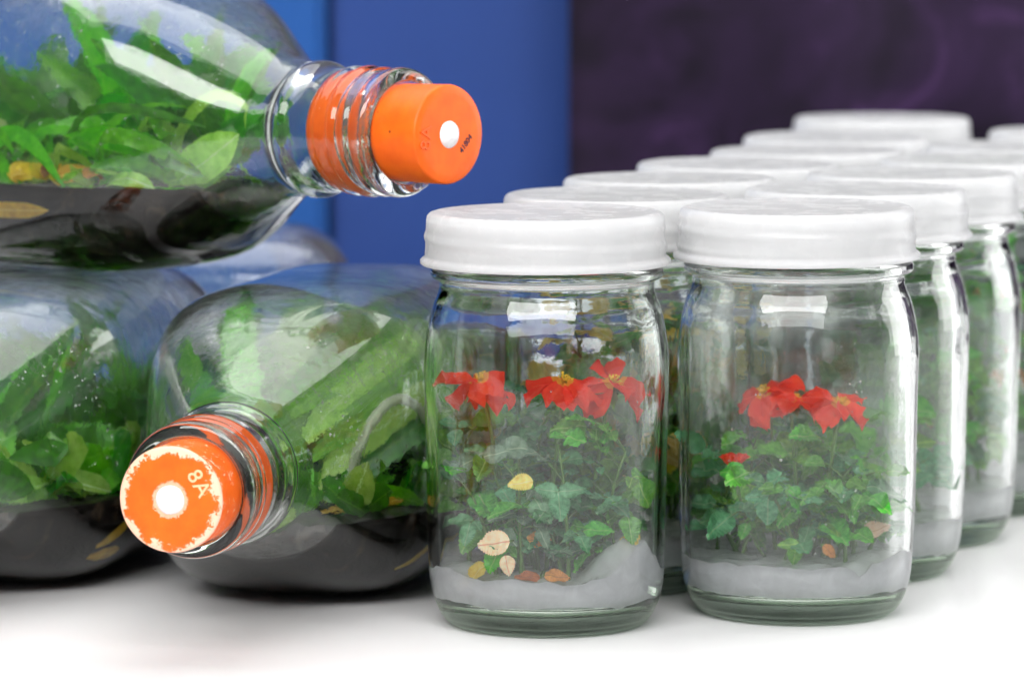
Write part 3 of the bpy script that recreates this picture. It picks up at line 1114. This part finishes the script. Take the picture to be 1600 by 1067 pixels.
def medium_mesh(level, seed):
    """charcoal gel: everything inside the bottle below a level that was flat when it set, its top a little lumpy"""
    V, F, rings = [], [], []
    na, nt, ns = 26, 18, 74
    for k in range(ns + 1):
        t = 0.0860 + (0.2400 - 0.0860) * k / ns
        r = bottle_in_r(t) + 0.0010
        lz = max(-0.97 * r, level)
        a0 = math.asin(lz / r)
        for _ in range(12):
            a0 = math.asin(max(-1, lz / (r * squarish(t, a0))))
        hw = r * squarish(t, a0) * math.cos(a0)
        ring = []
        for i in range(na + 1):                       # round the bottom, from +x to -x
            a = a0 + (-PI - 2 * a0) * i / na
            ring.append(len(V))
            rr = r * squarish(t, a)
            V.append((rr * math.cos(a), t - BL, rr * math.sin(a)))
        for i in range(1, nt):                        # back over the top
            x = -hw + 2 * hw * i / nt
            e = min(1, 4 * (1 - abs(x) / hw) + 0.35)
            k2 = noise.noise(Vector((x * 110, t * 110, seed))) * 0.0022 + noise.noise(Vector((x * 330, t * 330, seed + 4))) * 0.0012
            ring.append(len(V))
            V.append((x, t - BL, lz + e * k2))
        rings.append(ring)
    for A, B in zip(rings, rings[1:]):
        m = len(A)
        for i in range(m):
            F.append((A[i], A[(i + 1) % m], B[(i + 1) % m], B[i]))
    F.append(tuple(rings[0]))
    F.append(tuple(rings[-1][::-1]))
    m = len(rings[0])
    idx = [1 if (q % m) < na else 0 for q in range(m * ns)] + [0, 0]
    return fix_normals(mesh('medium', V, F, [MEDIUM, MEDIUM_WALL], midx=idx))


MED_ME = medium_mesh(-0.0185, 3)
ST_PROF = [(0.0, 0.0), (0.0040, 0.0), (0.0120, 0.0), (0.0146, 0.0001), (0.0151, 0.0004), (0.0153, 0.0010), (0.0152, 0.0080), (0.0151, 0.0180), (0.0146, 0.0225), (0.0139, 0.0280), (0.0135, 0.0345), (0.0137, 0.0365), (0.0134, 0.0430), (0.0126, 0.0462), (0.0110, 0.0470), (0.0, 0.0470)]


def stopper_mesh(mat):
    V, F, R = lathe(ST_PROF, 96, 'y')
    return fix_normals(mesh('stopper', V, F, mat))


def plug_mesh(seed):
    rnd = random.Random(seed)
    ph = rnd.uniform(0, 9)
    prof = [(0.0, -0.0016), (0.0016, -0.0015), (0.0030, -0.0011), (0.0040, -0.0004), (0.0044, 0.0004), (0.0042, 0.0015), (0.0, 0.0015)]

    def wob(i, a, r, h):
        k = noise.noise(Vector((math.cos(a) * 1.4 + ph, math.sin(a) * 1.4, h * 400)))
        return r * (1 + 0.07 * k), h + 0.0002 * k
    V, F, R = lathe(prof, 40, 'y', wob)
    return fix_normals(mesh('plug', V, F, COTTON))


def text_mesh(name, body, size, depth, mat, space=1.0):
    cu = bpy.data.curves.new(name, 'FONT')
    cu.body = body
    cu.size = size
    cu.align_x = 'CENTER'
    cu.align_y = 'CENTER'
    cu.extrude = depth
    cu.bevel_depth = 0.00004
    cu.space_character = space
    o = bpy.data.objects.new(name + '_source', cu)
    COL.objects.link(o)
    dg = bpy.context.evaluated_depsgraph_get()
    me = bpy.data.meshes.new_from_object(o.evaluated_get(dg))
    bpy.data.objects.remove(o)
    bpy.data.curves.remove(cu)
    me.materials.clear()
    me.materials.append(mat)
    me.name = name
    return me


def face_text(parent, me, x, z, ang, name='lettering'):
    """lay a text mesh on the stopper's outer face (facing -Y), turned by ang"""
    M = Matrix.Translation((x, -0.00006, z)) @ Matrix.Rotation(ang, 4, 'Y') @ Matrix.Rotation(PI / 2, 4, 'X')
    return add(name, me, parent, mat=M)


TXT = text_mesh('lettering', '8A', 0.0064, 0.00010, EMBOSS, 1.1)
TXT_O = text_mesh('lettering', '8A', 0.0062, 0.00022, EMBOSS_O, 1.1)
TXT_INK = text_mesh('lettering', '41804', 0.0027, 0.00003, INK, 1.0)
ST_ME, ST_ME_W = stopper_mesh(RUBBER), stopper_mesh(RUBBER_WORN)


def bottle_drops(n, seed, a0, a1, t0, t1, rmax):
    rnd = random.Random(seed)
    pts = []
    for i in range(n):
        a = math.radians(rnd.uniform(a0, a1))
        t = rnd.uniform(t0, t1)
        r = 0.00012 + (rmax - 0.00012) * rnd.random() ** 3
        if noise.noise(Vector((math.cos(a) * 2.6, math.sin(a) * 2.6, t * 60 + seed))) < 0.02:
            continue
        R = bottle_in_r(t, a) - r * 0.35
        slope = (bottle_in_r(t + 0.001) - bottle_in_r(t - 0.001)) / 0.002
        nr = Vector((-math.cos(a), slope, -math.sin(a))).normalized()
        pts.append((Vector((R * math.cos(a), t - BL, R * math.sin(a))), nr, r))
    return drops_mesh(pts, seed)


def bottle(face, heading, label, worn, tilt=0.0):
    """face = centre of the stopper's outer face; heading = degrees the bottle turns to the right of the view"""
    h = math.radians(heading)
    d = Vector((math.sin(h) * math.cos(tilt), math.cos(h) * math.cos(tilt), math.sin(tilt)))
    root = thing('culture_bottle', Vector(face) + d * BL, label, 'bottle', 'culture bottles lying in a pile', (tilt, 0, -h))
    add('glass', BOTTLE_ME, root)
    add('medium', MED_ME, root)
    st = add('stopper', ST_ME_W if worn else ST_ME, root, loc=(0, -BL, 0))
    add('plug', plug_mesh(int(heading) + 5), st)
    return root, st


up, st_u = bottle((-0.0192, 1.325, 0.1464), -47.5, 'upper glass bottle lying on two others, its clean orange stopper above the jars', False, math.radians(-0.6))
face_text(st_u, TXT_O, -0.0103, -0.0006, math.radians(-84))
face_text(st_u, TXT_INK, 0.0074, -0.0032, math.radians(-46))
mid, st_m = bottle((-0.0972, 1.2214, 0.0488), 13.5, 'lower glass bottle pointing its scuffed orange stopper at the viewer', True)
face_text(st_m, TXT, 0.0085, 0.0050, math.radians(60))
low, st_l = bottle((-0.1960, 1.2460, 0.0488), 13.5, 'lower glass bottle cut by the picture edge, small bright leaves over black gel', False)
rear, st_r = bottle((-0.305, 1.585, 0.0488), 85.0, 'glass bottle lying across the back, only its rounded end showing beneath the upper bottle', False)
tag(add('condensation', bottle_drops(2600, 31, 20, 200, 0.080, 0.20, 0.00042), up), kind='stuff')
tag(add('condensation', bottle_drops(2600, 32, -15, 150, 0.080, 0.17, 0.00042), mid), kind='stuff')
tag(add('condensation', bottle_drops(2600, 33, -10, 140, 0.080, 0.17, 0.00048), low), kind='stuff')

# ------------------------------------------------------------------ seedlings in the bottles
LEVEL = -0.0185
UPB = 'narrow leaved green seedling crowded inside the upper bottle'
UPF = 'dark broad leaved seedling at the back of the upper bottle'
UP_LABELS = ['seedling with one broad pale green leaf reaching for the upper bottle neck', 'seedling with yellow leaf scraps at its foot nearest the upper bottle shoulder', UPB,
             'seedling with yellow and brown scraps midway along the upper bottle', UPB, 'seedling whose single long leaf arches over the others in the upper bottle',
             UPB, UPF, UPF, 'seedling with a pale leaf at the picture edge of the upper bottle', UPF, UPF]
MDF = 'tall dark green seedling filling the back of the lower bottle with the scuffed stopper'
MDN = 'short green seedling low in the bottle with the scuffed stopper'
MID_LABELS = ['seedling with a thin yellow leaf lying on the black gel beside the scuffed stopper', MDN, 'short seedling with a brown scrap beside the jar of three roses', MDN, MDF, MDF, MDF, MDF, MDF, MDF, MDF, MDF, MDF, MDF]
LWN = 'small bright green seedling sprouting in the lower bottle at the picture edge'
LWF = 'tall dark seedling at the back of the lower bottle at the picture edge'
LOW_LABELS = [LWN, 'bright seedling with a pale leaf pointing at the scuffed stopper, in the next bottle', 'seedling with yellow leaves sunk in the black gel of the edge bottle', LWN, LWN, LWF, LWF, LWF, LWF, LWF, LWF, LWF, LWF, LWF]


def clampb(p, gap=0.0010, floor=True):
    t = min(max(p.y + BL, 0.074), 0.240)
    m = bottle_in_r(t, math.atan2(p.z, p.x)) - gap
    r = math.hypot(p.x, p.z)
    q = Vector((p.x, t - BL, p.z))
    if r > m or gap < 0:
        q.x *= m / r
        q.z *= m / r
    if floor and q.z < LEVEL - 0.001:
        q.z = LEVEL - 0.001 + 0.0005
    return q


def strap(parent, p0, d, L, w, droop, mat, twist=0.0, n=10, blunt=0.6, gap=0.0010, nrm=(0, -1, 0.4), floor=True):
    """long leaf that follows a drooping path and lies against the glass where it meets it"""
    p = Vector(p0)
    d = Vector(d).normalized()
    path = [clampb(p, gap, floor)]
    for i in range(n):
        d = (d + Vector((0, 0, -droop / n))).normalized()
        p = p + d * (L / n)
        path.append(clampb(p, gap, floor))
    o = path[0].copy()
    # leaf frame: X along the chord, so that the midrib colour follows the leaf
    ch = (path[-1] - path[0])
    if ch.length < 1e-4:
        return None
    M = basis(ch, Vector(nrm))
    Mi = M.to_3x3().transposed()
    V, F = [], []
    for i, c in enumerate(path):
        u = i / n
        tan = (path[min(i + 1, n)] - path[max(i - 1, 0)])
        tan = tan.normalized() if tan.length > 1e-6 else ch.normalized()
        N = Vector(nrm).normalized()
        s = tan.cross(N)
        s = s.normalized() if s.length > 1e-3 else Vector((1, 0, 0))
        s = Matrix.Rotation(twist * u, 3, tan) @ s
        half = w * 0.5 * min(1, (0.35 + u * 2.2)) * (1 - max(0, (u - blunt) / (1 - blunt)) ** 2.2) + 0.00015
        nn = tan.cross(s)
        for q in (-1, -0.5, 0, 0.5, 1):
            v = c + s * half * q + nn * (-0.16 * half * (abs(q)))
            v = clampb(v, gap * 0.7 if gap > 0 else gap, floor)
            V.append(tuple(Mi @ (v - o)))
    for i in range(n):
        for j in range(4):
            a = i * 5 + j
            F.append((a, a + 1, a + 6, a + 5))
    M.translation = o
    me = mesh('leaf', V, F, mat)
    return me, M


def seedling(bot, base, label, group, leaves, seed, root=None):
    """one plantlet: an Empty at its foot in the bottle's frame; each leaf is a part"""
    MB = Matrix.Translation(bot.location) @ bot.rotation_euler.to_matrix().to_4x4()
    e = bpy.data.objects.new('seedling', None)
    COL.objects.link(e)
    e.empty_display_size = 0.005
    foot = Vector(base)
    e.matrix_world = MB @ Matrix.Translation(foot)
    tag(e, label, 'plant', group)
    for lf in leaves:
        r = strap(e, *lf[:6], **(lf[6] if len(lf) > 6 else {}))
        if r:
            me, M = r
            M.translation -= foot
            add('leaf', me, e, mat=M)
    for rt in (root or []):
        V, F = [], []
        pts = bez(Vector(rt[0]) - foot, Vector(rt[1]) - foot, Vector(rt[2]) - foot, 14)
        tube_into(V, F, pts, [rt[3]] * 15, 10)
        add('root', mesh('root', V, F, ROOT), e)
    return e


def tuft(rnd, base, n, Lr, wr, spread, mats, droop=(0.2, 1.2), lean=(0, 0, 0), view=(0.31, -0.94, 0.15)):
    out = []
    for k in range(n):
        a = rnd.uniform(0, 2 * PI)
        el = rnd.uniform(0.4, 1.3)
        d = Vector((math.cos(a) * math.cos(el) * spread, math.sin(a) * math.cos(el) * spread, math.sin(el))) + Vector(lean)
        b = Vector(base) + Vector((rnd.uniform(-.004, .004), rnd.uniform(-.006, .006), 0))
        nr = Vector(view) + Vector((rnd.uniform(-.7, .7), rnd.uniform(-.7, .7), rnd.uniform(-.2, .9)))
        out.append((b, d, rnd.uniform(*Lr), rnd.uniform(*wr), rnd.uniform(*droop), mats[rnd.randrange(len(mats))], {'twist': rnd.uniform(-1, 1), 'gap': rnd.uniform(0.0012, 0.0085), 'nrm': tuple(nr)}))
    return out


def T(x, t, z):
    return Vector((x, t + 0.009 - BL, z))


D, M_, Lg = STRAP
# upper bottle: dense arching straps; its -X side faces the viewer
g = 'seedlings crowded in the upper bottle'
rnd = random.Random(5)
VU = (-0.69, -0.73, 0.1)
spots = [(-0.012, 0.102), (-0.024, 0.120), (-0.006, 0.126), (-0.028, 0.140), (-0.012, 0.152), (-0.030, 0.167), (-0.014, 0.182), (0.012, 0.112), (0.016, 0.142), (-0.028, 0.197), (0.014, 0.172), (0.014, 0.20)]
for k, (x, t) in enumerate(spots):
    b = T(x, t, LEVEL)
    lv = tuft(rnd, b, 11 if x < 0 else 18, (0.040, 0.078) if x < 0 else (0.045, 0.075), (0.0028, 0.0052) if x < 0 else (0.008, 0.013), 0.8, [D, D, M_, M_, Lg] if x < 0 else [D, D, D, M_], (1.6, 4.0) if x < 0 else (0.3, 1.2), view=VU)
    if k == 0:
        lv.append((T(-0.0200, 0.090, -0.0165), (0.40, -0.95, 0.85), 0.026, 0.0125, 0.2, Lg, {'gap': 0.0008, 'nrm': VU, 'blunt': 0.5}))
        lv.append((T(-0.0215, 0.094, -0.0170), (0.50, -0.85, 0.35), 0.022, 0.0100, 0.2, M_, {'gap': 0.0008, 'nrm': VU, 'blunt': 0.5}))
    if k in (1, 3):
        for q in range(3):
            lv.append((T(-0.034, t + 0.010 - 0.007 * q, LEVEL + 0.001), (-0.5, -0.5 + 0.4 * q, 0.75), 0.013, 0.0065, 1.8, STRAP_YEL, {'gap': 0.0008, 'nrm': (-0.6, -0.6, 0.6)}))
        lv.append((T(-0.034, t - 0.012, LEVEL + 0.001), (-0.3, -1.0, 0.55), 0.022, 0.008, 1.5, Lg, {'gap': 0.0008, 'nrm': (-0.6, -0.6, 0.6)}))
        lv.append((T(-0.030, t - 0.004, LEVEL + 0.001), (-0.5, -0.3, 0.65), 0.016, 0.0055, 1.5, STRAP_BRN, {'gap': 0.0008, 'nrm': (-0.6, -0.6, 0.6)}))
    if k == 5:
        lv.append((T(-0.036, 0.168, LEVEL), (-0.1, -0.45, 1.0), 0.066, 0.0050, 2.7, M_, {'gap': 0.0006, 'nrm': VU}))
        lv.append((T(-0.036, 0.160, -0.0215), (0, -1, 0.02), 0.036, 0.0050, 0, STRAP_YEL, {'gap': -0.0014, 'nrm': (-0.8, 0, -0.3), 'floor': False}))
    if k == 9:
        lv.append((T(-0.036, 0.190, LEVEL), (-0.1, -0.8, 0.8), 0.060, 0.0065, 1.8, M_, {'gap': 0.0006, 'nrm': VU}))
        lv.append((T(-0.036, 0.180, LEVEL), (-0.1, -0.1, 1.0), 0.036, 0.0070, 1.0, Lg, {'gap': 0.0006, 'nrm': VU}))
    seedling(up, b, UP_LABELS[k], g, lv, k)

# lower bottle in the middle: broad pale straps slanting up behind the shoulder, arched pale root
g = 'seedlings in the lower bottle with the scuffed stopper'
rnd = random.Random(8)
VM = (0.31, -0.94, 0.30)
big = []
for k, (a, b, w, m) in enumerate([((0.001, 0.100, 0.009), (0.026, 0.165, 0.037), 0.0085, M_), ((0.003, 0.102, 0.002), (0.030, 0.150, 0.032), 0.0090, Lg), ((0.005, 0.104, -0.005), (0.036, 0.140, 0.025), 0.0085, M_),
                                  ((0.008, 0.106, -0.011), (0.039, 0.132, 0.018), 0.0080, Lg), ((-0.004, 0.108, 0.012), (0.016, 0.170, 0.040), 0.0090, D), ((0.010, 0.112, -0.016), (0.040, 0.135, 0.010), 0.0085, D)]):
    dd = T(*b) - T(*a)
    big.append((T(*a), tuple(dd), dd.length * 1.05, w, 0.05, m, {'gap': 0.0008 + 0.0003 * k, 'blunt': 0.85, 'nrm': VM}))
seedling(mid, T(0.010, 0.104, LEVEL), 'broad strap leaves slanting up inside the bottle beside its scuffed stopper', g, big, 1,
         [(T(0.020, 0.104, -0.012), T(0.030, 0.108, 0.030), T(0.040, 0.128, 0.006), 0.0017)])
for k, (x, t) in enumerate([(0.024, 0.102), (0.012, 0.122), (0.036, 0.122), (-0.004, 0.108), (-0.018, 0.120), (0.034, 0.185), (0.006, 0.170), (-0.018, 0.145), (-0.028, 0.135), (-0.006, 0.165), (0.024, 0.195), (-0.012, 0.19), (0.008, 0.215), (0.030, 0.215)]):
    b = T(x, t, LEVEL)
    near = k in (0, 1, 2, 3)
    lv = tuft(rnd, b, 7 if near else 11, (0.012, 0.020) if near else (0.045, 0.080), (0.0055, 0.009) if near else (0.008, 0.013), 0.9 if near else 0.5, [D, M_, M_, Lg] if near else [D, D, M_], (0.2, 1.2), (0, 0, 0) if near else (0, 0.45, 0))
    if k == 0:
        lv.append((T(0.022, 0.100, LEVEL + 0.001), (0.35, -0.2, 1), 0.017, 0.0095, 0.2, Lg, {'gap': 0.0006, 'nrm': VM, 'blunt': 0.4}))
        lv.append((T(0.014, 0.094, LEVEL + 0.0012), (0.75, 1, 0.02), 0.036, 0.0036, 0, STRAP_YEL, {'gap': 0.0005, 'nrm': (0.4, -0.5, 0.8)}))
        lv.append((T(0.026, 0.106, -0.0270), (0.75, 0.7, 0.03), 0.024, 0.0030, 0, STRAP_YEL, {'gap': -0.0014, 'nrm': (0.6, -0.6, -0.2), 'floor': False}))
    if k == 2:
        lv.append((T(0.036, 0.120, LEVEL + 0.0014), (0.1, 1, 0.05), 0.020, 0.006, 0.2, STRAP_BRN, {'gap': 0.0005, 'nrm': (0.6, -0.4, 0.6)}))
    seedling(mid, b, MID_LABELS[k], g, lv, k)

# lower bottle at the picture edge: small rosettes of bright leaves
g = 'seedlings in the lower bottle at the picture edge'
rnd = random.Random(12)
for k, (x, t) in enumerate([(0.010, 0.098), (0.024, 0.104), (0.034, 0.118), (0.020, 0.124), (0.037, 0.140), (-0.006, 0.106), (0.030, 0.165), (0.004, 0.132), (-0.016, 0.12), (0.012, 0.155), (0.030, 0.19), (-0.008, 0.18), (0.012, 0.215), (-0.024, 0.15)]):
    b = T(x, t, LEVEL)
    near = k < 5
    lv = tuft(rnd, b, 11 if near else 10, (0.014, 0.036) if near else (0.045, 0.075), (0.0050, 0.0095) if near else (0.007, 0.012), 1.1, [M_, M_, Lg, D] if near else [D, D, M_], (0.2, 1.4), (0, 0, 0) if near else (0, 0.3, 0))
    if k == 1:
        lv.append((T(0.026, 0.106, -0.012), (0.9, 0.5, 0.15), 0.018, 0.006, 0.8, Lg, {'gap': 0.0008, 'nrm': VM}))
    if k == 2:
        lv.append((T(0.030, 0.108, -0.0260), (0.5, 0.8, 0.15), 0.018, 0.0045, 0, STRAP_YEL, {'gap': -0.0014, 'nrm': (0.6, -0.6, -0.2), 'floor': False}))
        lv.append((T(0.028, 0.108, -0.0285), (0.5, 0.8, -0.25), 0.018, 0.0055, 0, STRAP_YEL, {'gap': -0.0014, 'nrm': (0.6, -0.6, -0.2), 'floor': False}))
        lv.append((T(0.038, 0.128, -0.0215), (0.2, 1, 0.25), 0.012, 0.0055, 0, STRAP_YEL, {'gap': -0.0014, 'nrm': (0.6, -0.6, -0.2), 'floor': False}))
    seedling(low, b, LOW_LABELS[k], g, lv, k)

# bottle at the back
rnd = random.Random(15)
for k, t in enumerate((0.15, 0.175, 0.20, 0.22)):
    b = T(0.004, t, LEVEL)
    seedling(rear, b, 'blurred green seedling inside the bottle lying across the back', 'seedlings in the bottle at the back', tuft(rnd, b, 8, (0.02, 0.045), (0.005, 0.009), 1.0, [D, M_, D], (0.2, 1.2)), k)
